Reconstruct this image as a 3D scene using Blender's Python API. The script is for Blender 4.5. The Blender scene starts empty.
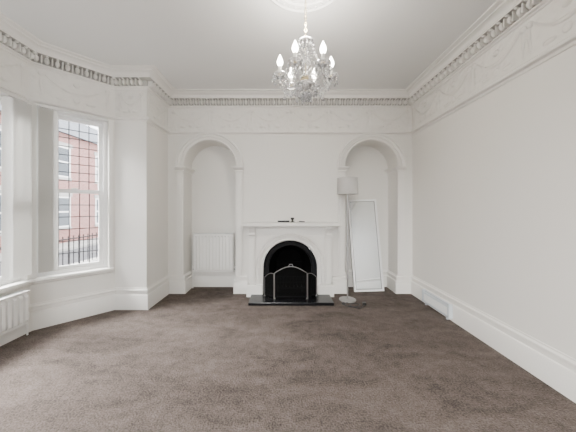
import bpy, math, random
from mathutils import Matrix, Vector
random.seed(4)
pi=math.pi
scene=bpy.context.scene

# ------------------------------------------------------------ materials
def mat(name,col,rough=0.5,metal=0.0,bump=None,emit=None,trans=0.0,ior=1.45,coat=0.0,var=None,spec=.5):
    m=bpy.data.materials.new(name); m.use_nodes=True
    nt=m.node_tree; b=nt.nodes['Principled BSDF']
    b.inputs['Base Color'].default_value=(*col,1); b.inputs['Roughness'].default_value=rough
    b.inputs['Metallic'].default_value=metal; b.inputs['Transmission Weight'].default_value=trans
    b.inputs['IOR'].default_value=ior; b.inputs['Coat Weight'].default_value=coat
    b.inputs['Specular IOR Level'].default_value=spec
    tc=nt.nodes.new('ShaderNodeTexCoord')
    if emit:
        b.inputs['Emission Color'].default_value=(*emit[0],1); b.inputs['Emission Strength'].default_value=emit[1]
    if bump:
        n=nt.nodes.new('ShaderNodeTexNoise'); n.inputs['Scale'].default_value=bump[0]; n.inputs['Detail'].default_value=4
        nt.links.new(tc.outputs['Object'],n.inputs['Vector'])
        bp=nt.nodes.new('ShaderNodeBump'); bp.inputs['Strength'].default_value=bump[1]; bp.inputs['Distance'].default_value=bump[2]
        nt.links.new(n.outputs['Fac'],bp.inputs['Height']); nt.links.new(bp.outputs['Normal'],b.inputs['Normal'])
    if var:
        n2=nt.nodes.new('ShaderNodeTexNoise'); n2.inputs['Scale'].default_value=var[0]
        nt.links.new(tc.outputs['Object'],n2.inputs['Vector'])
        r=nt.nodes.new('ShaderNodeValToRGB')
        r.color_ramp.elements[0].position=.35; r.color_ramp.elements[1].position=.65
        r.color_ramp.elements[0].color=(*[c*(1-var[1]) for c in col],1); r.color_ramp.elements[1].color=(*col,1)
        nt.links.new(n2.outputs['Fac'],r.inputs['Fac']); nt.links.new(r.outputs['Color'],b.inputs['Base Color'])
    return m
M_wall=mat('wall_paint',(.785,.765,.72),.6,bump=(40,.08,.002),var=(1.2,.015))
M_ceil=mat('ceiling_paint',(.735,.73,.712),.8,bump=(30,.05,.002))
M_trim=mat('trim_gloss_paint',(.80,.78,.737),.32,bump=(60,.05,.001))
M_recess_shade=mat('cornice_recess_shade',(.46,.45,.42),.7,bump=(60,.1,.002))  # shade between the cornice ornaments, put into a darker recess colour
M_surr=mat('fireplace_paint',(.80,.78,.737),.35,bump=(50,.05,.001))
M_rad=mat('radiator_enamel',(.86,.85,.82),.3,bump=(90,.02,.001))
M_upvc=mat('window_frame_paint',(.85,.85,.84),.3,bump=(90,.02,.001))
M_iron=mat('cast_iron',(.006,.006,.007),.6,.0,bump=(80,.3,.003),spec=.2)
M_soot=mat('soot_firebrick',(.003,.003,.003),.95,bump=(30,.5,.01),spec=.05)
M_mesh=mat('screen_mesh_wire',(.004,.004,.004),.8,bump=(80,.1,.001),spec=.1)
M_hearth=mat('black_slate',(.008,.008,.009),.22,bump=(25,.05,.002),spec=.4)
M_chrome=mat('brushed_steel',(.34,.335,.33),.35,1.0,bump=(120,.03,.001))
M_brass=mat('brass',(.70,.58,.36),.28,1.0,bump=(120,.03,.001))
M_shade=mat('lamp_shade_fabric',(.50,.49,.47),.85,bump=(220,.3,.002))
M_lampmet=mat('lamp_satin_metal',(.38,.37,.36),.4,.85,bump=(120,.03,.001))
M_mirror=mat('mirror_glass',(.90,.95,.985),.02,1.0,bump=(3,.002,.001))
M_mframe=mat('mirror_frame_white',(.90,.90,.89),.35,bump=(60,.03,.001))
M_mbead=mat('mirror_bead_grey',(.22,.22,.22),.4,bump=(60,.03,.001))
M_candle=mat('candle_tube',(.9,.88,.82),.4,bump=(60,.02,.001))
M_bulb=mat('bulb_glow',(1,.95,.85),.3,emit=((1,.92,.80),35),bump=(40,.01,.001))
M_glass=mat('crystal_glass',(.95,.95,.95),.04,trans=.8,ior=1.5,bump=(30,.02,.001))
M_blind=mat('blind_fabric',(.70,.69,.655),.8,bump=(200,.2,.001))
M_lead=mat('lead_strip',(.05,.05,.055),.5,.3,bump=(100,.1,.001))
M_black=mat('black_plastic',(.015,.015,.015),.4,bump=(100,.1,.001))
M_vent=mat('heater_enamel',(.58,.62,.65),.4,bump=(90,.03,.001))
M_asph=mat('asphalt',(.12,.12,.125),.9,bump=(60,.4,.01),var=(3,.2))
M_slate=mat('roof_slate',(.13,.14,.16),.7,bump=(12,.4,.02),var=(4,.3))
M_whitepaint=mat('exterior_white',(.7,.7,.68),.6,bump=(20,.05,.002))
M_darkglass=mat('house_glass',(.05,.06,.07),.08,bump=(3,.02,.001))
M_stone=mat('pavement_stone',(.36,.35,.33),.9,bump=(30,.3,.005),var=(2,.2))

def carpet():
    m=bpy.data.materials.new('carpet_pile'); m.use_nodes=True; nt=m.node_tree; N=nt.nodes; L=nt.links
    b=N['Principled BSDF']; b.inputs['Roughness'].default_value=.98
    b.inputs['Specular IOR Level'].default_value=.1
    tc=N.new('ShaderNodeTexCoord')
    fine=N.new('ShaderNodeTexNoise'); fine.inputs['Scale'].default_value=85; fine.inputs['Detail'].default_value=3
    mid=N.new('ShaderNodeTexNoise'); mid.inputs['Scale'].default_value=13; mid.inputs['Detail'].default_value=5; mid.inputs['Roughness'].default_value=.72
    mp=N.new('ShaderNodeMapping'); mp.inputs['Scale'].default_value=(1.2,2.8,1); mp.inputs['Rotation'].default_value=(0,0,.5)
    big=N.new('ShaderNodeTexNoise'); big.inputs['Scale'].default_value=1.4; big.inputs['Detail'].default_value=3; big.inputs['Distortion'].default_value=1.2
    L.new(tc.outputs['Object'],fine.inputs['Vector']); L.new(tc.outputs['Object'],mid.inputs['Vector'])
    L.new(tc.outputs['Object'],mp.inputs['Vector']); L.new(mp.outputs['Vector'],big.inputs['Vector'])
    def mth(op,a,bv):
        n=N.new('ShaderNodeMath'); n.operation=op
        for i,v in enumerate((a,bv)):
            if hasattr(v,'links'): L.new(v,n.inputs[i])
            else: n.inputs[i].default_value=v
        return n.outputs[0]
    s=mth('ADD',mth('MULTIPLY',fine.outputs['Fac'],1.0),mth('MULTIPLY',mid.outputs['Fac'],.65))
    s=mth('ADD',s,mth('MULTIPLY',big.outputs['Fac'],.7))
    r=N.new('ShaderNodeValToRGB')
    s2=mth('MULTIPLY',s,.68)
    r.color_ramp.elements[0].position=.56; r.color_ramp.elements[1].position=1.0
    r.color_ramp.elements[0].color=(.038,.030,.026,1); r.color_ramp.elements[1].color=(.160,.131,.115,1)
    L.new(s2,r.inputs['Fac']); L.new(r.outputs['Color'],b.inputs['Base Color'])
    bp=N.new('ShaderNodeBump'); bp.inputs['Strength'].default_value=.8; bp.inputs['Distance'].default_value=.016
    L.new(s,bp.inputs['Height']); L.new(bp.outputs['Normal'],b.inputs['Normal'])
    return m
M_carpet=carpet()

def frieze():
    m=mat('embossed_frieze',(.785,.765,.72),.5); nt=m.node_tree; N=nt.nodes; L=nt.links; b=N['Principled BSDF']
    tc=N.new('ShaderNodeTexCoord')
    v=N.new('ShaderNodeTexVoronoi'); v.inputs['Scale'].default_value=18; v.feature='SMOOTH_F1'
    L.new(tc.outputs['Object'],v.inputs['Vector'])
    bp=N.new('ShaderNodeBump'); bp.inputs['Strength'].default_value=.7; bp.inputs['Distance'].default_value=.022
    L.new(v.outputs['Distance'],bp.inputs['Height']); L.new(bp.outputs['Normal'],b.inputs['Normal'])
    return m
M_frieze=frieze()

def brick():
    m=mat('red_brick',(.4,.15,.1),.85); nt=m.node_tree; N=nt.nodes; L=nt.links; b=N['Principled BSDF']
    tc=N.new('ShaderNodeTexCoord'); sx=N.new('ShaderNodeSeparateXYZ'); cx=N.new('ShaderNodeCombineXYZ')
    L.new(tc.outputs['Object'],sx.inputs[0]); 
    ad=N.new('ShaderNodeMath'); ad.operation='ADD'; L.new(sx.outputs['X'],ad.inputs[0]); L.new(sx.outputs['Y'],ad.inputs[1])
    L.new(ad.outputs[0],cx.inputs['X']); L.new(sx.outputs['Z'],cx.inputs['Y'])
    t=N.new('ShaderNodeTexBrick'); t.inputs['Scale'].default_value=1.0
    t.inputs['Brick Width'].default_value=.225; t.inputs['Row Height'].default_value=.075; t.inputs['Mortar Size'].default_value=.006
    t.inputs['Color1'].default_value=(.30,.13,.11,1); t.inputs['Color2'].default_value=(.23,.095,.08,1); t.inputs['Mortar'].default_value=(.34,.30,.28,1)
    L.new(cx.outputs[0],t.inputs['Vector']); L.new(t.outputs['Color'],b.inputs['Base Color'])
    return m
M_brick=brick()

def paneglass():
    m=bpy.data.materials.new('window_pane'); m.use_nodes=True; nt=m.node_tree; N=nt.nodes; L=nt.links
    N.remove(N['Principled BSDF']); o=N['Material Output']
    t=N.new('ShaderNodeBsdfTransparent'); g=N.new('ShaderNodeBsdfGlossy'); g.inputs['Roughness'].default_value=.02
    mx=N.new('ShaderNodeMixShader'); mx.inputs[0].default_value=.06
    L.new(t.outputs[0],mx.inputs[1]); L.new(g.outputs[0],mx.inputs[2]); L.new(mx.outputs[0],o.inputs[0])
    return m
M_pane=paneglass()

# ------------------------------------------------------------ mesh builder
I4=Matrix.Identity(4)
class MB:
    def __init__(s): s.v=[]; s.f=[]; s.m=[]; s.mats=[]
    def mi(s,mt):
        if mt not in s.mats: s.mats.append(mt)
        return s.mats.index(mt)
    def add(s,vs,fs,mt,M=I4):
        o=len(s.v); s.v+= [tuple(M@Vector(p)) for p in vs]; k=s.mi(mt)
        for f in fs: s.f.append([o+i for i in f]); s.m.append(k)
    def box(s,x0,x1,y0,y1,z0,z1,mt,M=I4):
        vs=[(x0,y0,z0),(x1,y0,z0),(x1,y1,z0),(x0,y1,z0),(x0,y0,z1),(x1,y0,z1),(x1,y1,z1),(x0,y1,z1)]
        s.add(vs,[(0,3,2,1),(4,5,6,7),(0,1,5,4),(1,2,6,5),(2,3,7,6),(3,0,4,7)],mt,M)
    def lathe(s,prof,mt,M=I4,n=24,cap=True):
        vs=[];fs=[]
        for r,z in prof:
            for i in range(n):
                a=2*pi*i/n; vs.append((r*math.cos(a),r*math.sin(a),z))
        for j in range(len(prof)-1):
            for i in range(n):
                k=(i+1)%n; fs.append((j*n+i,j*n+k,(j+1)*n+k,(j+1)*n+i))
        if cap:
            fs.append(tuple(range(n-1,-1,-1))); fs.append(tuple((len(prof)-1)*n+i for i in range(n)))
        s.add(vs,fs,mt,M)
    def ell(s,c,r,mt,M=I4,n=10,m=6):
        vs=[];fs=[]
        for j in range(1,m):
            t=pi*j/m
            for i in range(n):
                a=2*pi*i/n; vs.append((c[0]+r[0]*math.sin(t)*math.cos(a),c[1]+r[1]*math.sin(t)*math.sin(a),c[2]-r[2]*math.cos(t)))
        b=len(vs); vs.append((c[0],c[1],c[2]-r[2])); vs.append((c[0],c[1],c[2]+r[2]))
        for j in range(m-2):
            for i in range(n):
                k=(i+1)%n; fs.append((j*n+i,j*n+k,(j+1)*n+k,(j+1)*n+i))
        for i in range(n):
            k=(i+1)%n; fs.append((b,k,i)); fs.append((b+1,(m-2)*n+i,(m-2)*n+k))
        s.add(vs,fs,mt,M)
    def tube(s,pts,r,mt,M=I4,n=8,closed=False):
        pts=[Vector(p) for p in pts]; N=len(pts); vs=[];fs=[]
        up=Vector((0,0,1)); prevn=None
        for i in range(N):
            if closed: d=pts[(i+1)%N]-pts[i-1]
            else: d=pts[min(i+1,N-1)]-pts[max(i-1,0)]
            d.normalize()
            if prevn is None:
                a=up if abs(d.z)<.9 else Vector((1,0,0))
                nn=d.cross(a).normalized()
            else:
                nn=(prevn-d*prevn.dot(d)); nn=nn.normalized() if nn.length>1e-6 else d.cross(up).normalized()
            prevn=nn; bb=d.cross(nn)
            rr=r[i] if isinstance(r,(list,tuple)) else r
            for k in range(n):
                a=2*pi*k/n; vs.append(tuple(pts[i]+nn*rr*math.cos(a)+bb*rr*math.sin(a)))
        for i in range(N if closed else N-1):
            j=(i+1)%N
            for k in range(n):
                l=(k+1)%n; fs.append((i*n+k,i*n+l,j*n+l,j*n+k))
        if not closed:
            fs.append(tuple(range(n-1,-1,-1))); fs.append(tuple((N-1)*n+i for i in range(n)))
        s.add(vs,fs,mt,M)
    def sweep(s,prof,path,mt,closed=False,altmt=None,altk=()):
        N=len(path); P=[Vector(p) for p in path]; off=[]
        def nrm(a,b):
            d=(b-a).normalized(); return Vector((-d.y,d.x))
        for i in range(N):
            if closed or 0<i<N-1:
                n1=nrm(P[i-1],P[i]); n2=nrm(P[i],P[(i+1)%N]); o=(n1+n2)/(1+n1.dot(n2))
            elif i==0: o=nrm(P[0],P[1])
            else: o=nrm(P[-2],P[-1])
            off.append(o)
        vs=[];fs=[];K=len(prof)
        for i in range(N):
            for d,z in prof: vs.append((P[i].x+off[i].x*d,P[i].y+off[i].y*d,z))
        f2=[]
        for i in range(N if closed else N-1):
            j=(i+1)%N
            for k in range(K-1): (f2 if k in altk else fs).append((i*K+k,j*K+k,j*K+k+1,i*K+k+1))
        if not closed:
            fs.append(tuple(range(K))); fs.append(tuple((N-1)*K+k for k in range(K-1,-1,-1)))
        s.add(vs,fs,mt)
        if f2: s.add(vs,f2,altmt)
    def archring(s,cx,z0,y,prof,mt,n=36):
        vs=[];fs=[];K=len(prof)
        for i in range(n+1):
            a=pi*i/n
            for r,p in prof: vs.append((cx+r*math.cos(a),y-p,z0+r*math.sin(a)))
        for i in range(n):
            for k in range(K-1): fs.append((i*K+k,i*K+k+1,(i+1)*K+k+1,(i+1)*K+k))
        fs.append(tuple(range(K))); fs.append(tuple(n*K+k for k in range(K-1,-1,-1)))
        s.add(vs,fs,mt)
    def archwall(s,x0,x1,z0,z1,y,cx,r,sp,depth,mt,back=None,n=32):
        vs=[(x0,y,z0),(cx-r,y,z0),(cx-r,y,z1),(x0,y,z1),(cx+r,y,z0),(x1,y,z0),(x1,y,z1),(cx+r,y,z1)]
        s.add(vs,[(0,1,2,3),(4,5,6,7)],mt)
        pts=[(cx+r*math.cos(pi-pi*i/n),sp+r*math.sin(pi*i/n)) for i in range(n+1)]
        for i in range(n):
            a,b=pts[i],pts[i+1]
            s.add([(a[0],y,a[1]),(b[0],y,b[1]),(b[0],y,z1),(a[0],y,z1)],[(0,1,2,3)],mt)
        full=[(cx-r,z0)]+pts+[(cx+r,z0)]
        vs=[];fs=[]
        for p in full: vs+=[(p[0],y,p[1]),(p[0],y+depth,p[1])]
        for i in range(len(full)-1): fs.append((2*i,2*i+1,2*i+3,2*i+2))
        s.add(vs,fs,mt)
        if back: s.add([(p[0],y+depth,p[1]) for p in full],[tuple(range(len(full)))],back)
    def obj(s,name,parent=None,smooth=35,bevel=0):
        me=bpy.data.meshes.new(name); me.from_pydata(s.v,[],s.f)
        for m in s.mats: me.materials.append(m)
        me.polygons.foreach_set('material_index',s.m)
        me.validate(); 
        if smooth:
            me.polygons.foreach_set('use_smooth',[True]*len(me.polygons)); me.set_sharp_from_angle(angle=math.radians(smooth))
        me.update()
        o=bpy.data.objects.new(name,me); scene.collection.objects.link(o)
        if bevel:
            b=o.modifiers.new('bevel','BEVEL'); b.width=bevel; b.segments=2; b.limit_method='ANGLE'
        if parent: o.parent=parent
        return o
def empty(name):
    e=bpy.data.objects.new(name,None); scene.collection.objects.link(e); return e
def T(x,y,z): return Matrix.Translation((x,y,z))
def RZ(a): return Matrix.Rotation(a,4,'Z')
def RX(a): return Matrix.Rotation(a,4,'X')
def RY(a): return Matrix.Rotation(a,4,'Y')
def segM(p0,p1):
    a=Vector(p0);b=Vector(p1);d=(b-a);L=d.length;d.normalize()
    return Matrix(((d.x,-d.y,0,a.x),(d.y,d.x,0,a.y),(0,0,1,0),(0,0,0,1))),L

# ------------------------------------------------------------ room
H=3.02; YB=3.82; XR=1.99; YR=-1.5; ND=.33
XL=-1.745
R0=(XR,YR);R1=(XR,YB);R2=(XL,YB);R3=(XL,3.22);A=(-2.15,3.22);B=(-2.68,2.66);C=(-2.68,1.2);D=(-2.15,.64);E=(-2.15,YR)
loop=[R0,R1,R2,R3,A,B,C,D,E]
AL=-1.10; AR=1.36; AW=.40; SP=1.93; FX=.122

m=MB(); m.box(-2.95,2.2,-1.7,4.35,-.12,0,M_carpet); m.obj('floor',smooth=0)
m=MB(); m.box(-2.95,2.2,-1.7,4.35,H,H+.12,M_ceil); m.obj('ceiling',smooth=0)

m=MB()
m.archwall(XL,-.56,0,H,YB,AL,AW,SP,ND,M_wall,M_wall)
m.archwall(-.56,.82,0,H,YB,FX,.39,.43,.02,M_wall)
m.archwall(.82,XR,0,H,YB,AR,AW,SP,ND,M_wall,M_wall)
m.obj('wall_back')
def wallseg(name,p0,p1,ops=[],th=.16,ext0=0,ext1=0):
    Mx,L=segM(p0,p1); w=MB(); cur=-ext0
    for (u0,u1,z0,z1) in ops:
        w.box(cur,u0,-th,0,0,H,M_wall,Mx); w.box(u0,u1,-th,0,0,z0,M_wall,Mx); w.box(u0,u1,-th,0,z1,H,M_wall,Mx); cur=u1
    w.box(cur,L+ext1,-th,0,0,H,M_wall,Mx)
    w.obj(name,smooth=0); return Mx,L
SZ=.54; HZ=2.42
RW=(1.3,3.0,.9,2.40)  # opening in the unseen rear wall, added to let fill light in
wallseg('wall_right',R0,R1,th=.2,ext1=.5)
wallseg('wall_left_chimney_return',R2,R3,th=.16,ext1=-.16)
wallseg('wall_left_pier',R3,A,th=.16)
LA=segM(A,B)[1]
MA,_=wallseg('wall_bay_far',A,B,[(.07,LA-.05,SZ,HZ)])
MBm,LB=wallseg('wall_bay_front',B,C,[(.05,1.41,SZ,HZ)])
MC,LC=wallseg('wall_bay_near',C,D,[(.05,LA-.07,SZ,HZ)])
wallseg('wall_left',D,E)
MR,LR=wallseg('wall_rear',E,R0,[RW])

def window(name,Mx,u0,u1,z0,z1,leads=True,bars=(5,8,6),split=1.5,double=False):
    e=MB(); fw=.045
    y0,y1=-.13,-.05
    e.box(u0,u0+fw,y0,y1,z0,z1,M_upvc,Mx); e.box(u1-fw,u1,y0,y1,z0,z1,M_upvc,Mx)
    e.box(u0+fw,u1-fw,y0,y1,z1-fw,z1,M_upvc,Mx); e.box(u0+fw,u1-fw,y0,y1,z0,z0+fw,M_upvc,Mx)
    cols=[(u0+fw,u1-fw)]
    if double:
        um=(u0+u1)/2; e.box(um-.03,um+.03,y0,y1,z0+fw,z1-fw,M_upvc,Mx); cols=[(u0+fw,um-.03),(um+.03,u1-fw)]
    for (a,b) in cols:
        for (s0,s1,yo,rows) in ((z0+fw,split+.02,-.085,bars[2]),(split-.02,z1-fw,-.115,bars[1])):
            sw=.042
            e.box(a,a+sw,yo-.015,yo+.02,s0,s1,M_upvc,Mx); e.box(b-sw,b,yo-.015,yo+.02,s0,s1,M_upvc,Mx)
            e.box(a+sw,b-sw,yo-.015,yo+.02,s0,s0+sw,M_upvc,Mx); e.box(a+sw,b-sw,yo-.015,yo+.02,s1-sw,s1,M_upvc,Mx)
            e.box(a+sw,b-sw,yo-.002,yo+.002,s0+sw,s1-sw,M_pane,Mx)
            if leads:
                nc=bars[0]; hw=.0045
                for i in range(1,nc):
                    x=a+sw+(b-a-2*sw)*i/nc; e.box(x-hw,x+hw,yo+.0025,yo+.008,s0+sw,s1-sw,M_lead,Mx)
                for i in range(1,rows):
                    z=s0+sw+(s1-s0-2*sw)*i/rows; e.box(a+sw,b-sw,yo+.0025,yo+.0075,z-hw,z+hw,M_lead,Mx)
    e.box((u0+u1)/2-.03,(u0+u1)/2+.03,-.075,-.055,split+.02,split+.035,M_upvc,Mx)
    return e.obj(name,smooth=0)
window('window_1',MA,.07,LA-.05,SZ,HZ)
window('window_2',MBm,.05,1.41,SZ,HZ,double=True)
window('window_3',MC,.05,LA-.07,SZ,HZ)
window('added_rear_window',MR,*RW,leads=False,double=True)  # unseen window, added so sky light fills the room from behind

m=MB()
A2=(A[0]+(B[0]-A[0])*.03,A[1]+(B[1]-A[1])*.03); D2=(D[0]+(C[0]-D[0])*.03,D[1]+(C[1]-D[1])*.03)
m.sweep([(-.05,SZ),(-.05,SZ+.004),(.055,SZ+.004),(.06,SZ-.004),(.06,SZ-.022),(.05,SZ-.028),(.02,SZ-.03),(.02,SZ-.05),(.008,SZ-.06),(.001,SZ-.06),(.001,SZ)],[A2,B,C,D2],M_trim)
m.obj('trim_window_sill')

m=MB()
for Mx,u0,u1 in ((MA,.07,LA-.05),(MBm,.05,1.41),(MC,.05,LA-.07)):
    for a,b in ((u0-.045,u0),(u1,u1+.045)):
        m.box(a,b,.001,.018,SZ+.006,HZ,M_trim,Mx)
m.obj('trim_window_architrave',smooth=0,bevel=.004)

bp=[(0.0005,0.001),(.036,0.001),(.036,.175),(.030,.188),(.017,.193),(.017,.232),(.030,.24),(.028,.252),(.012,.262),(.010,.275),(.0005,.275)]
m=MB(); m.sweep(bp,[R0,R1,(AR+AW,YB),(AR+AW,YB+ND),(AR-AW,YB+ND),(AR-AW,YB),(FX+.645,YB)],M_trim); m.obj('baseboard_right')
m=MB(); m.sweep(bp,[(FX-.645,YB),(AL+AW,YB),(AL+AW,YB+ND),(AL-AW,YB+ND),(AL-AW,YB),R2,R3,A,B,C,D,E,(XR,YR)],M_trim); m.obj('baseboard_left')

PR=2.44
m=MB(); m.sweep([(0.0005,PR-.034),(.012,PR-.034),(.014,PR-.016),(.020,PR-.010),(.050,PR-.006),(.058,PR+.010),(.050,PR+.020),(.014,PR+.026),(.0005,PR+.028)],loop,M_trim,closed=True); m.obj('trim_picture_rail')

m=MB(); m.sweep([(.003,PR+.03),(.003,2.83)],loop,M_frieze,closed=True)
for i in range(len(loop)):
    p0=loop[i];p1=loop[(i+1)%len(loop)]; Mx,L=segM(p0,p1)
    if L<.35: continue
    n=max(1,round((L-.1)/.60)); step=(L-.1)/n
    for k in range(n):
        c=.05+step*(k+.5); hw=step*.40
        pts=[(c+hw*t,.005,2.76-.13*(1-t*t)) for t in [x/8 for x in range(-8,9)]]
        m.tube(pts,[.008+.012*(1-abs(x)/8) for x in range(-8,9)],M_frieze,Mx,n=6)
        m.ell((c,.004,2.735),(.035,.018,.03),M_frieze,Mx)
        m.ell((c,.004,2.56),(.035,.018,.035),M_frieze,Mx)
        for sgn in(-1,1):
            m.ell((c+sgn*step*.45,.004,2.765),(.028,.020,.028),M_frieze,Mx)
            m.tube([(c+sgn*step*.455,.003,2.74),(c+sgn*step*.46,.004,2.66),(c+sgn*step*.44,.003,2.53)],[.008,.016,.006],M_frieze,Mx,n=6)
            m.ell((c+sgn*step*.2,.004,2.54),(.05,.014,.018),M_frieze,Mx)
m.obj('trim_frieze')

z=H
cp=[(.0005,z-.20),(.016,z-.20),(.022,z-.188),(.045,z-.184),(.048,z-.172),(.022,z-.168),(.022,z-.086),(.095,z-.084),(.10,z-.076),(.094,z-.066),(.098,z-.05),(.112,z-.034),(.135,z-.026),(.155,z-.026),(.16,z-.014),(.205,z-.012),(.21,z-.0005)]
m=MB(); m.sweep(cp,loop,M_trim,closed=True,altmt=M_recess_shade,altk=(5,6))
for i in range(len(loop)):
    p0=loop[i];p1=loop[(i+1)%len(loop)]; Mx,L=segM(p0,p1)
    n=int(L/.082)
    for k in range(n):
        u=(k+.5)*L/n
        m.ell((u,.05,z-.126),(.023,.034,.036),M_trim,Mx,n=8,m=6)
        m.box(u+L/n/2-.005,u+L/n/2+.005,.022,.078,z-.165,z-.088,M_trim,Mx)
        m.ell((u,.085,z-.094),(.014,.02,.010),M_trim,Mx,n=6,m=4)
m.obj('trim_cornice')

m=MB()
for cx in (AL,AR):
    for s in (-1,1):
        xi=cx+s*AW; xo=cx+s*(AW+.10)
        m.box(min(xi,xo),max(xi,xo),YB-.022,YB-.0005,.275,SP-.06,M_trim)
        m.box(min(xi,xo)+.022,max(xi,xo)-.022,YB-.034,YB-.022,.30,SP-.10,M_trim)
    imp=[(.0005,SP-.085),(.014,SP-.085),(.020,SP-.072),(.010,SP-.065),(.010,SP-.05),(.024,SP-.042),(.050,SP-.025),(.058,SP-.02),(.058,SP-.002),(.0005,SP-.002)]
    m.sweep(imp,[(cx+AW+.115,YB-.022),(cx+AW,YB-.022),(cx+AW,YB+ND)],M_trim)
    m.sweep(imp,[(cx-AW,YB+ND),(cx-AW,YB-.022),(cx-AW-.115,YB-.022)],M_trim)
    m.archring(cx,SP,YB,[(AW+.001,.0005),(AW+.001,.034),(AW+.014,.044),(AW+.024,.018),(AW+.05,.018),(AW+.054,.042),(AW+.080,.044),(AW+.090,.072),(AW+.108,.072),(AW+.114,.0005)],M_trim)
m.obj('trim_arch_moulding')

# ------------------------------------------------------------ fireplace
FY=3.70
fp=empty('fireplace')
m=MB()
x0,x1=FX-.60,FX+.60
m.archwall(x0,x1,.0,1.0,FY,FX,.40,.42,.11,M_surr)
m.box(x0-.001,x0+.002,FY,YB-.001,0,1.0,M_surr); m.box(x1-.002,x1+.001,FY,YB-.001,0,1.0,M_surr)
m.archring(FX,.42,FY,[(.402,0),(.402,.02),(.415,.036),(.43,.010),(.455,.010),(.462,.04),(.485,.048),(.495,.014),(.50,0)],M_surr)
for s in(-1,1):
    for a,b,h0,h1,p in((.402,.50,.16,.42,.010),(.462,.495,.16,.42,.042)):
        m.box(min(FX+s*a,FX+s*b),max(FX+s*a,FX+s*b),FY-p,FY,h0,h1,M_surr)
    a,b=FX+s*.51,FX+s*.61
    m.box(min(a,b),max(a,b),FY-.026,YB-.001,.2,.93,M_surr)
    m.box(min(a,b)+.02,max(a,b)-.02,FY-.046,FY-.026,.24,.84,M_surr)
    a,b=FX+s*.405,FX+s*.64
    m.box(min(a,b),max(a,b),FY-.055,YB-.001,.0,.155,M_surr)
    m.box(min(a,b)+.008,max(a,b)-.008,FY-.046,YB-.001,.155,.175,M_surr)
    a,b=FX+s*.50,FX+s*.625
    m.box(min(a,b),max(a,b),FY-.05,YB-.001,.87,.89,M_surr)
    # scrolled corbel under the shelf
    xa,xb=min(FX+s*.515,FX+s*.605),max(FX+s*.515,FX+s*.605)
    cpf=[(.02,.89),(.05,.895),(.062,.91),(.056,.93),(.066,.95),(.09,.975),(.11,1.0),(.115,1.035),(.02,1.035)]
    vs=[(xa,FY-p,zz) for p,zz in cpf]+[(xb,FY-p,zz) for p,zz in cpf]; n=len(cpf)
    m.add(vs,[tuple(range(n)),tuple(range(2*n-1,n-1,-1))]+[(i,n+i,n+(i+1)%n,(i+1)%n) for i in range(n)],M_surr)
    tri=[(FX+s*.495,.885),(FX+s*.495,.60),(FX+s*.43,.72),(FX+s*.34,.82),(FX+s*.21,.895)]
    vs=[(p[0],FY,p[1]) for p in tri]+[(p[0],FY-.024,p[1]) for p in tri]
    m.add(vs,[tuple(range(5,10))]+[(i,(i+1)%5,5+(i+1)%5,5+i) for i in range(5)],M_surr)
m.box(x0-.005,x1+.005,FY-.022,YB-.001,.93,1.0,M_surr)
m.box(x0-.02,x1+.02,FY-.045,YB-.001,1.0,1.02,M_surr)
m.box(x0-.045,x1+.045,FY-.08,YB-.001,1.02,1.042,M_surr)
m.box(x0-.10,x1+.10,FY-.16,YB-.001,1.042,1.092,M_surr)
m.obj('surround',fp,bevel=.004)
m=MB()
m.archring(FX,.42,FY+.035,[(.398,0),(.398,.02),(.375,.03),(.365,.02),(.34,.02),(.33,.028),(.32,.02),(.315,-.02)],M_iron)
for s in(-1,1):
    a,b=FX+s*.316,FX+s*.398
    m.box(min(a,b),max(a,b),FY+.013,FY+.06,.04,.42,M_iron)
n=24
vs=[];fs=[]
fr=[(FX-.316,.04)]+[(FX-.316*math.cos(pi*i/n),.42+.316*math.sin(pi*i/n)) for i in range(n+1)]+[(FX+.316,.04)]
bk=[(FX-.21,.04)]+[(FX-.21*math.cos(pi*i/n),.42+.21*math.sin(pi*i/n)) for i in range(n+1)]+[(FX+.21,.04)]
for a,b in zip(fr,bk): vs+=[(a[0],FY+.05,a[1]),(b[0],FY+.38,b[1])]
for i in range(len(fr)-1): fs.append((2*i,2*i+1,2*i+3,2*i+2))
m.add(vs,fs,M_soot); m.add([(b[0],FY+.38,b[1]) for b in bk],[tuple(range(len(bk)))],M_soot)
m.box(FX-.32,FX+.32,FY+.013,FY+.38,.001,.042,M_soot)
m.obj('cast_iron_insert',fp)
m=MB()
for i in range(9):
    x=FX-.2+.05*i; m.tube([(x,FY+.06,.10),(x,FY+.045,.19),(x,FY+.05,.27)],.006,M_iron,n=6)
for zz in(.10,.19,.27): m.tube([(FX-.22,FY+.10,zz),(FX-.2,FY+.05,zz),(FX+.2,FY+.05,zz),(FX+.22,FY+.10,zz)],.008,M_iron,n=6)
for i in range(7):
    x=FX-.18+.06*i; m.tube([(x,FY+.05,.10),(x,FY+.26,.10)],.007,M_iron,n=6)
for s in(-1,1): m.tube([(FX+s*.18,FY+.07,.042),(FX+s*.18,FY+.07,.10)],.011,M_iron,n=8)
m.box(FX-.2,FX+.2,FY+.26,FY+.30,.042,.45,M_soot)
for i in range(10):
    m.ell((FX-.15+.033*i+random.uniform(-.01,.01),FY+.13+random.uniform(-.04,.05),.15+random.uniform(-.01,.03)),(.035,.03,.028),M_soot,n=7,m=5)
m.obj('grate',fp)
m=MB(); m.box(FX-.57,FX+.57,3.32,FY-.06,.001,.042,M_hearth); m.box(FX-.40,FX+.40,FY-.06,FY+.012,.001,.042,M_hearth)
m.obj('hearth_slab',fp,smooth=0,bevel=.005)

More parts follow.
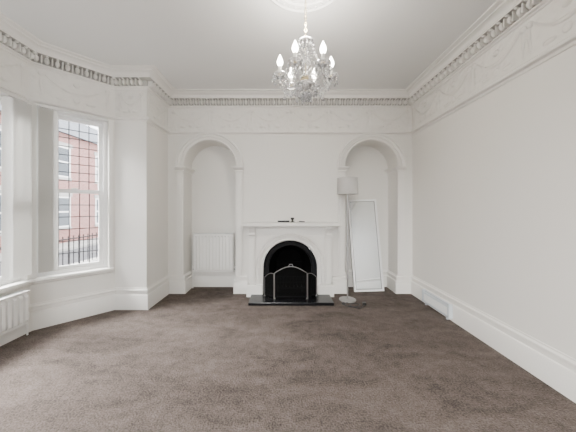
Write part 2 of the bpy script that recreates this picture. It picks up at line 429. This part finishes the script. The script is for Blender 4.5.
# ---- fire screen
m=MB(); zf=.045; sy=3.46
def panel(P0,P1,h0,h1,hc):
    P0=Vector(P0);P1=Vector(P1)
    def pt(t,zv): q=P0.lerp(P1,t); return (q.x,q.y,zv)
    def top(t): return h0+(h1-h0)*t+hc*math.sin(pi*t)
    pts=[pt(0,zf+.01)]+[pt(t/14,top(t/14)) for t in range(15)]+[pt(1,zf+.01)]
    m.tube(pts,.0055,M_chrome,n=8)
    m.tube([pt(0,zf+.03),pt(1,zf+.03)],.004,M_iron,n=8)
    L=(P1-P0).length; n=int(L/.009)
    for i in range(1,n):
        t=i/n; m.tube([pt(t,zf+.01),pt(t,top(t))],.0027,M_mesh,n=4)
    for j in range(-2,54):
        zz=zf+.03+j*.009
        ts=[t/40 for t in range(41) if top(t/40)>zz]
        if len(ts)>1: m.tube([pt(ts[0],zz),pt(ts[-1],zz)],.0027,M_mesh,n=4)
panel((FX-.225,sy,0),(FX+.225,sy,0),.40,.40,.09)
panel((FX-.37,sy+.12,0),(FX-.235,sy+.005,0),.31,.39,.025)
panel((FX+.235,sy+.005,0),(FX+.37,sy+.12,0),.39,.31,.025)
m.tube([(FX-.03,sy,.49),(FX-.02,sy,.52),(FX+.02,sy,.52),(FX+.03,sy,.49)],.005,M_chrome)
for x,y in((FX-.225,sy),(FX+.225,sy),(FX-.37,sy+.12),(FX+.37,sy+.12)): m.lathe([(.014,0),(.014,.012),(.009,.016)],M_chrome,T(x,y,.0425),n=12)
m.obj('fire_screen')

# mantel objects
m=MB()
Mx=T(FX-.10,3.64,1.093)@RZ(.25)
m.box(-.085,.085,-.022,.022,.0,.024,M_black,Mx)
for i in range(6):
    for j in(-1,1): m.lathe([(.005,.024),(.005,.027)],M_vent,Mx@T(-.065+.024*i,j*.008,0),n=8)
m.obj('remote_control',bevel=.003)
m=MB()
Mx=T(FX+.03,3.65,1.093)
m.lathe([(.032,0),(.038,.006),(.014,.014),(.012,.03),(.024,.045),(.028,.062),(.018,.068)],M_black,Mx,n=20)
m.obj('candle_holder')
m=MB()
Mx=T(FX+.12,3.63,1.098)
m.tube([(.02*math.cos(a*.524),.02*math.sin(a*.524),0) for a in range(12)],.003,M_chrome,Mx,n=6,closed=True)
for an in(-.3,.3,.9):
    K=Mx@RZ(an)@T(.02,0,0)
    m.lathe([(.018,-.002),(.018,.012)],M_black,K@T(.018,0,.0),n=14); m.box(.026,.07,-.007,.007,-.002,.009,M_black,K)
m.obj('key_bunch')

# ------------------------------------------------------------ radiators
def radiator(name,Mx,w,z0,z1,d=.07,gap=.035):
    m=MB()
    m.box(0,w,gap,gap+d,z0,z1,M_rad,Mx)
    n=int(w/.05)
    for i in range(n):
        u=(i+.5)*w/n; hw=w/n*.38
        vs=[];
        for zz,yy in((z0+.02,0),(z0+.045,.022),(z1-.05,.022),(z1-.025,0)):
            vs+=[(u-hw,gap+d,zz),(u-hw*.7,gap+d+yy,zz),(u+hw*.7,gap+d+yy,zz),(u+hw,gap+d,zz)]
        fs=[]
        for j in range(3):
            for k in range(3): fs.append((j*4+k,j*4+k+1,(j+1)*4+k+1,(j+1)*4+k))
        m.add(vs,fs,M_rad,Mx)
    m.box(-.004,w+.004,gap-.003,gap+d+.024,z1,z1+.008,M_rad,Mx)
    for i in range(int(w/.02)): m.box(.01+i*.02,.018+i*.02,gap+.01,gap+d-.008,z1+.008,z1+.010,M_vent,Mx)
    for a in(-.003,w): m.box(a,a+.003,gap,gap+d+.006,z0+.01,z1,M_rad,Mx)
    for a in(.1,w-.12): m.box(a,a+.02,.001,gap,z0+.05,z1-.05,M_rad,Mx)
    for s,a in((-1,-.0),(1,w)):
        x=a+s*.028
        m.tube([(a,gap+d/2,z0+.04),(x,gap+d/2,z0+.04)],.009,M_chrome,Mx)
        m.tube([(x,gap+d/2,z0+.07),(x,gap+d/2,.001)],.0075,M_rad,Mx)
        m.lathe([(.015,0),(.018,.01),(.018,.045),(.012,.055)],M_rad,Mx@T(x,gap+d/2,z0+.05),n=14)
    m.obj(name,smooth=20)
Mn,_=segM((AL+AW-.03,YB+ND),(AL-AW,YB+ND))
radiator('radiator',Mn@T(.055,0,0),.63,.27,.88,gap=.065)
radiator('radiator',MBm@T(.13,0,0),1.15,.13,.46,d=.06,gap=.045)

# ------------------------------------------------------------ vertical blinds
def blinds(name,Mx,u0,u1,rail0,rail1,n,ang):
    m=MB()
    m.box(rail0,rail1,.022,.062,HZ-.035,HZ-.004,M_blind,Mx)
    for i in range(n):
        u=u0+(u1-u0)*(i+.5)/n; K=Mx@T(u,.042,0)@RZ(ang)
        prof=[(-.042,0),(-.02,.004),(0,.005),(.02,.004),(.042,0)]
        vs=[(p[0],p[1],zz) for zz in(SZ+.07,HZ-.05) for p in prof]
        m.add(vs,[(k,k+1,k+6,k+5) for k in range(4)],M_blind,K)
        m.box(-.004,.004,-.002,.002,HZ-.05,HZ-.035,M_blind,K)
    m.tube([(u0+.0,.07,HZ-.035),(u0,.075,1.2)],.002,M_blind,Mx,n=5)
    m.obj(name,smooth=60)
blinds('vertical_blinds',MA,.56,.70,.09,LA-.07,7,1.0)
blinds('vertical_blinds',MBm,.07,.27,.07,1.38,9,2.0)
blinds('vertical_blinds',MC,.08,.2,.07,LA-.09,7,2.1)

# ------------------------------------------------------------ floor lamp
m=MB(); lx,ly=.925,3.53; K=T(lx,ly,0)
m.lathe([(.001,.001),(.115,.001),(.118,.006),(.115,.016),(.03,.022),(.014,.03),(.010,.05),(.010,1.50),(.014,1.505),(.014,1.56),(.008,1.565)],M_lampmet,K,n=32)
n=40
sh=[(.148,1.495),(.138,1.725),(.136,1.725),(.146,1.495)]
m.lathe(sh+[sh[0]],M_shade,K,n=n,cap=False)
for r,zz in((.148,1.497),(.139,1.723)): m.tube([(r*math.cos(2*pi*i/n),r*math.sin(2*pi*i/n),zz) for i in range(n)],.003,M_shade,K,n=6,closed=True)
for i in range(3):
    a=2*pi*i/3; m.tube([(.0,0,1.56),(.137*math.cos(a),.137*math.sin(a),1.70)],.002,M_lampmet,K,n=6)
m.ell((0,0,1.60),(.03,.03,.04),M_candle,K)
m.obj('floor_lamp')
m=MB()
ctrl=[(.90,3.42),(.82,3.36),(.90,3.27),(1.0,3.28),(1.04,3.36),(.96,3.38),(.90,3.31),(1.0,3.22),(1.10,3.34)]
P=[Vector((a,b,.008)) for a,b in ctrl]; out=[]
for i in range(len(P)-1):
    p0=P[max(i-1,0)];p1=P[i];p2=P[i+1];p3=P[min(i+2,len(P)-1)]
    for k in range(6):
        t=k/6; out.append(.5*((2*p1)+(p2-p0)*t+(2*p0-5*p1+4*p2-p3)*t*t+(3*p1-p0-3*p2+p3)*t**3))
out.append(P[-1])
m.tube(out,.006,M_black,n=6)
m.box(1.08,1.125,3.33,3.375,.002,.035,M_black); m.lathe([(.022,.002),(.028,.008),(.022,.026)],M_black,T(.83,3.37,0),n=14)
m.obj('power_cable')

# ------------------------------------------------------------ leaning mirror
m=MB()
K=T(1.352,3.885,.005)@RZ(-.03)@RX(math.radians(-8.8))@RY(math.radians(-2.0))
w,h=.232,1.45
m.box(-w,w,0,.02,0,h,M_mbead,K)
fwd=.030
for a in((-w,-w+fwd,0,h),(w-fwd,w,0,h),(-w+fwd,w-fwd,0,fwd),(-w+fwd,w-fwd,h-fwd,h)): m.box(a[0],a[1],-.016,0,a[2],a[3],M_mframe,K)
f2=fwd+.008
for a in((-w+fwd,-w+f2,fwd,h-fwd),(w-f2,w-fwd,fwd,h-fwd),(-w+f2,w-f2,fwd,f2),(-w+f2,w-f2,h-f2,h-fwd)): m.box(a[0],a[1],-.008,0,a[2],a[3],M_mbead,K)
m.box(-w+f2,w-f2,-.004,-.001,f2,h-f2,M_mirror,K)
m.obj('leaning_mirror',smooth=0)

# ------------------------------------------------------------ skirting vent
Mx,_=segM(R0,R1)
m=MB(); u0=2.87-YR; u1=3.40-YR
m.box(u0,u1,.037,.078,.035,.17,M_vent,Mx); m.box(u0+.01,u1-.01,.037,.065,.17,.19,M_vent,Mx)
for i in range(24): 
    u=u0+.03+i*(u1-u0-.06)/24; m.box(u,u+.008,.078,.081,.06,.15,M_rad,Mx)
m.box(u0-.01,u0,.037,.083,.03,.195,M_vent,Mx); m.box(u1,u1+.01,.037,.083,.03,.195,M_vent,Mx)
for u in(u0+.04,u1-.06): m.box(u,u+.02,.037,.07,.001,.035,M_vent,Mx)
m.obj('skirting_vent',smooth=0,bevel=.003)

# ------------------------------------------------------------ ceiling rose
CX,CY=.175,1.85
m=MB()
K=T(CX,CY,H)@RX(pi)
m.lathe([(.34,0.0005),(.34,.010),(.325,.020),(.31,.008),(.28,.008),(.27,.02),(.255,.02),(.245,.008),(.16,.010),(.15,.026),(.13,.03),(.12,.014),(.05,.022),(.045,.035),(.001,.036)],M_ceil,K,n=64,cap=False)
for i in range(32):
    a=2*pi*i/32; m.ell((.295*math.cos(a),.295*math.sin(a),.010),(.014,.014,.010),M_ceil,K,n=8,m=5)
for i in range(16):
    a=2*pi*i/16
    m.ell((.20,0,.010),(.035,.015,.012),M_ceil,K@RZ(a),n=8,m=5)
m.obj('ceiling_rose')

# ------------------------------------------------------------ chandelier
ch=empty('chandelier'); zc=2.085
K=T(CX,CY,zc)
m=MB()
m.lathe([(.05,H-zc-.037),(.05,H-zc-.05),(.03,H-zc-.075),(.008,H-zc-.085)],M_brass,K,n=24)
zt=H-zc-.085; zb=.47; n=16
for i in range(n):
    zz=zb+(zt-zb)*(i+.5)/n; hh=(zt-zb)/n*.62
    L=K@T(0,0,zz)@RZ(pi/2*(i%2))
    m.tube([(.009*math.cos(2*pi*k/10),0,hh*math.sin(2*pi*k/10)) for k in range(10)],.0022,M_brass,L,n=5,closed=True)
m.lathe([(.005,.16),(.005,.47)],M_brass,K,n=10)
m.lathe([(.004,.12),(.034,.13),(.042,.145),(.042,.16),(.022,.172),(.006,.178)],M_brass,K,n=24)
m.obj('chain_and_rod',ch)
g=MB()
g.lathe([(.006,.46),(.05,.452),(.062,.440),(.05,.434),(.014,.432),(.016,.42),(.028,.40),(.032,.38),(.016,.355),(.012,.33),(.026,.31),(.042,.285),(.044,.26),(.026,.235),(.014,.22),(.014,.20),(.034,.19),(.036,.18),(.012,.175)],M_glass,K,n=20)
g.lathe([(.006,.12),(.05,.115),(.08,.125),(.083,.118),(.04,.095),(.016,.085),(.028,.065),(.018,.045),(.004,.04)],M_glass,K,n=20)
c=MB(); bu=MB()
NA=6
def drop(G,x,y,z0,s=1.0,Kx=K):
    G.ell((x,y,z0-.006*s),(.006*s,.006*s,.006*s),M_glass,Kx,n=6,m=4)
    vs=[(x,y,z0-.010*s),(x,y,z0-.052*s)]; r=.012*s
    for i in range(6):
        a=pi/3*i; vs.append((x+r*math.cos(a),y+r*math.sin(a),z0-.034*s))
    fs=[(0,2+i,2+(i+1)%6) for i in range(6)]+[(1,2+(i+1)%6,2+i) for i in range(6)]
    G.add(vs,fs,M_glass,Kx)
AR_=.19
for i in range(NA):
    a=2*pi*i/NA+.05; R=RZ(a); KK=K@R
    arm=[(.03,0,.15),(.065,0,.11),(.11,0,.095),(.155,0,.11),(.183,0,.145),(AR_,0,.18)]
    g.tube(arm,.0085,M_glass,KK,n=8)
    Kb=KK@T(AR_,0,.18)
    g.lathe([(.006,0),(.034,.004),(.053,.018),(.055,.014),(.036,-.004),(.008,-.012)],M_glass,Kb,n=16)
    c.lathe([(.008,-.004),(.018,0),(.02,.016),(.013,.022)],M_brass,Kb,n=12)
    c.lathe([(.012,.014),(.012,.075),(.010,.078)],M_candle,Kb,n=12)
    bu.lathe([(.009,.078),(.018,.09),(.023,.106),(.019,.126),(.010,.147),(.002,.165)],M_bulb,Kb,n=12)
    for j in range(8):
        b=2*pi*j/8; drop(g,.050*math.cos(b),.050*math.sin(b),.010,1.15,Kb)
    for k in range(10):
        t=k/10; x=.058+(AR_-.058)*t; zz=.43+(.20-.43)*t-.05*math.sin(pi*t)
        g.ell((x,0,zz),(.0085,.0085,.0085),M_glass,KK,n=6,m=4)
    a2=a+2*pi/NA
    for k in range(1,8):
        t=k/8; p=Vector((math.cos(a),math.sin(a),0)).lerp(Vector((math.cos(a2),math.sin(a2),0)),t)*(AR_+.01)
        g.ell((p.x,p.y,.17-.06*math.sin(pi*t)),(.008,.008,.008),M_glass,K,n=6,m=4)
        if k==4: drop(g,p.x,p.y,.104,1.2)
    b=a+pi/NA
    for bb in(a,b):
        drop(g,.057*math.cos(bb),.057*math.sin(bb),.436,1.3); drop(g,.08*math.cos(bb),.08*math.sin(bb),.116,1.3)
        drop(g,.03*math.cos(bb),.03*math.sin(bb),.062,1.1)
    drop(g,.11*math.cos(a),.11*math.sin(a),.088,1.2)
    g.tube([(.02,0,.30),(.07,0,.33),(.095,0,.30),(.10,0,.27)],[.006,.006,.005,.004],M_glass,K@RZ(b),n=6)
    drop(g,.10*math.cos(b),.10*math.sin(b),.272,1.3)
g.ell((0,0,.022),(.024,.024,.024),M_glass,K,n=12,m=8)
g.obj('crystal_arms_and_drops',ch); c.obj('candle_cups',ch); bu.obj('candle_bulbs',ch)

# ------------------------------------------------------------ outside
m=MB(); m.box(-60,-2.9,-40,60,-.75,-.6,M_asph); m.box(-6.2,-4.6,-40,60,-.6,-.5,M_stone); m.box(-11.2,-9.6,-40,60,-.6,-.5,M_stone)
m.obj('ground_street',smooth=0)
m=MB(); X=-11.4
m.box(X-6,X,-6,24,-.6,5.2,M_brick)
m.add([(X+.3,-6.3,5.15),(X+.3,24.3,5.15),(X-3,24.3,7.4),(X-3,-6.3,7.4),(X-6.3,-6.3,5.15),(X-6.3,24.3,5.15)],[(0,1,2,3),(3,2,5,4)],M_slate)
for k in range(10):
    yy=-4.5+k*2.9
    for z0 in(.3,2.9):
        m.box(X,X+.06,yy-.6,yy+.6,z0-.12,z0,M_stone); m.box(X,X+.05,yy-.65,yy+.65,z0+1.6,z0+1.8,M_stone)
        m.box(X,X+.03,yy-.55,yy+.55,z0,z0+1.6,M_whitepaint); 
        m.box(X+.03,X+.035,yy-.47,yy+.47,z0+.08,z0+.76,M_darkglass); m.box(X+.03,X+.035,yy-.47,yy+.47,z0+.84,z0+1.52,M_darkglass)
m.obj('brick_terrace_house',smooth=0)
m=MB()
m.box(-4.5,-4.3,-6,14,-.6,.05,M_brick)
m.box(-4.53,-4.27,-6,14,.05,.10,M_stone)
for i in range(150):
    y=-5.9+i*.13; m.tube([(-4.4,y,.10),(-4.4,y,.72)],.009,M_iron,n=5); 
m.tube([(-4.4,-6,.66),(-4.4,14,.66)],.014,M_iron,n=6)
m.obj('iron_railing_wall')

# ------------------------------------------------------------ lights
w=bpy.data.worlds.new('world'); scene.world=w; w.use_nodes=True
nt=w.node_tree; bg=nt.nodes['Background']; bg.inputs['Color'].default_value=(.93,.96,1,1); bg.inputs['Strength'].default_value=12.0
def area(name,loc,target,sx,sy,e,col=(1,1,1),portal=False):
    l=bpy.data.lights.new(name,'AREA'); l.shape='RECTANGLE'; l.size=sx; l.size_y=sy; l.energy=e; l.color=col
    o=bpy.data.objects.new(name,l); scene.collection.objects.link(o); o.location=loc
    o.rotation_euler=(Vector(target)-Vector(loc)).to_track_quat('-Z','Y').to_euler()
    if portal: l.cycles.is_portal=True
    return o
def wp(Mx,u,y,z): return tuple(Mx@Vector((u,y,z)))
area('portal_1',wp(MA,LA/2,-.15,1.48),wp(MA,LA/2,1,1.48),.66,1.88,1,portal=True)
area('portal_2',wp(MBm,.73,-.15,1.48),wp(MBm,.73,1,1.48),1.36,1.88,1,portal=True)
area('portal_3',wp(MC,LC/2,-.15,1.48),wp(MC,LC/2,1,1.48),.66,1.88,1,portal=True)
area('portal_4',(0,YR-.15,1.65),(0,3,1.65),1.7,1.5,1,portal=True)
area('daylight_bay',(-5.2,2.2,4.6),(-1.0,2.0,1.0),4,1.8,4600,(1,.995,.985))
area('fill_rear',(-1.5,-4.5,3.4),(0.2,2,1.4),3,2.0,2100,(1,.99,.97))  # added fill lamp, unseen behind the camera, shining in from the rear
l=bpy.data.lights.new('chandelier_glow','POINT'); l.energy=50; l.color=(1,.94,.85); l.shadow_soft_size=.12
o=bpy.data.objects.new('chandelier_glow',l); scene.collection.objects.link(o); o.location=(CX,CY,2.66)

# ------------------------------------------------------------ camera
cd=bpy.data.cameras.new('camera'); cam=bpy.data.objects.new('camera',cd); scene.collection.objects.link(cam)
cam.location=(0,0,1.3); cam.rotation_euler=(pi/2,0,0)
cd.sensor_width=36; cd.lens=250/576*36; cd.shift_x=6/576; cd.shift_y=-8/576; cd.clip_start=.02
scene.camera=cam
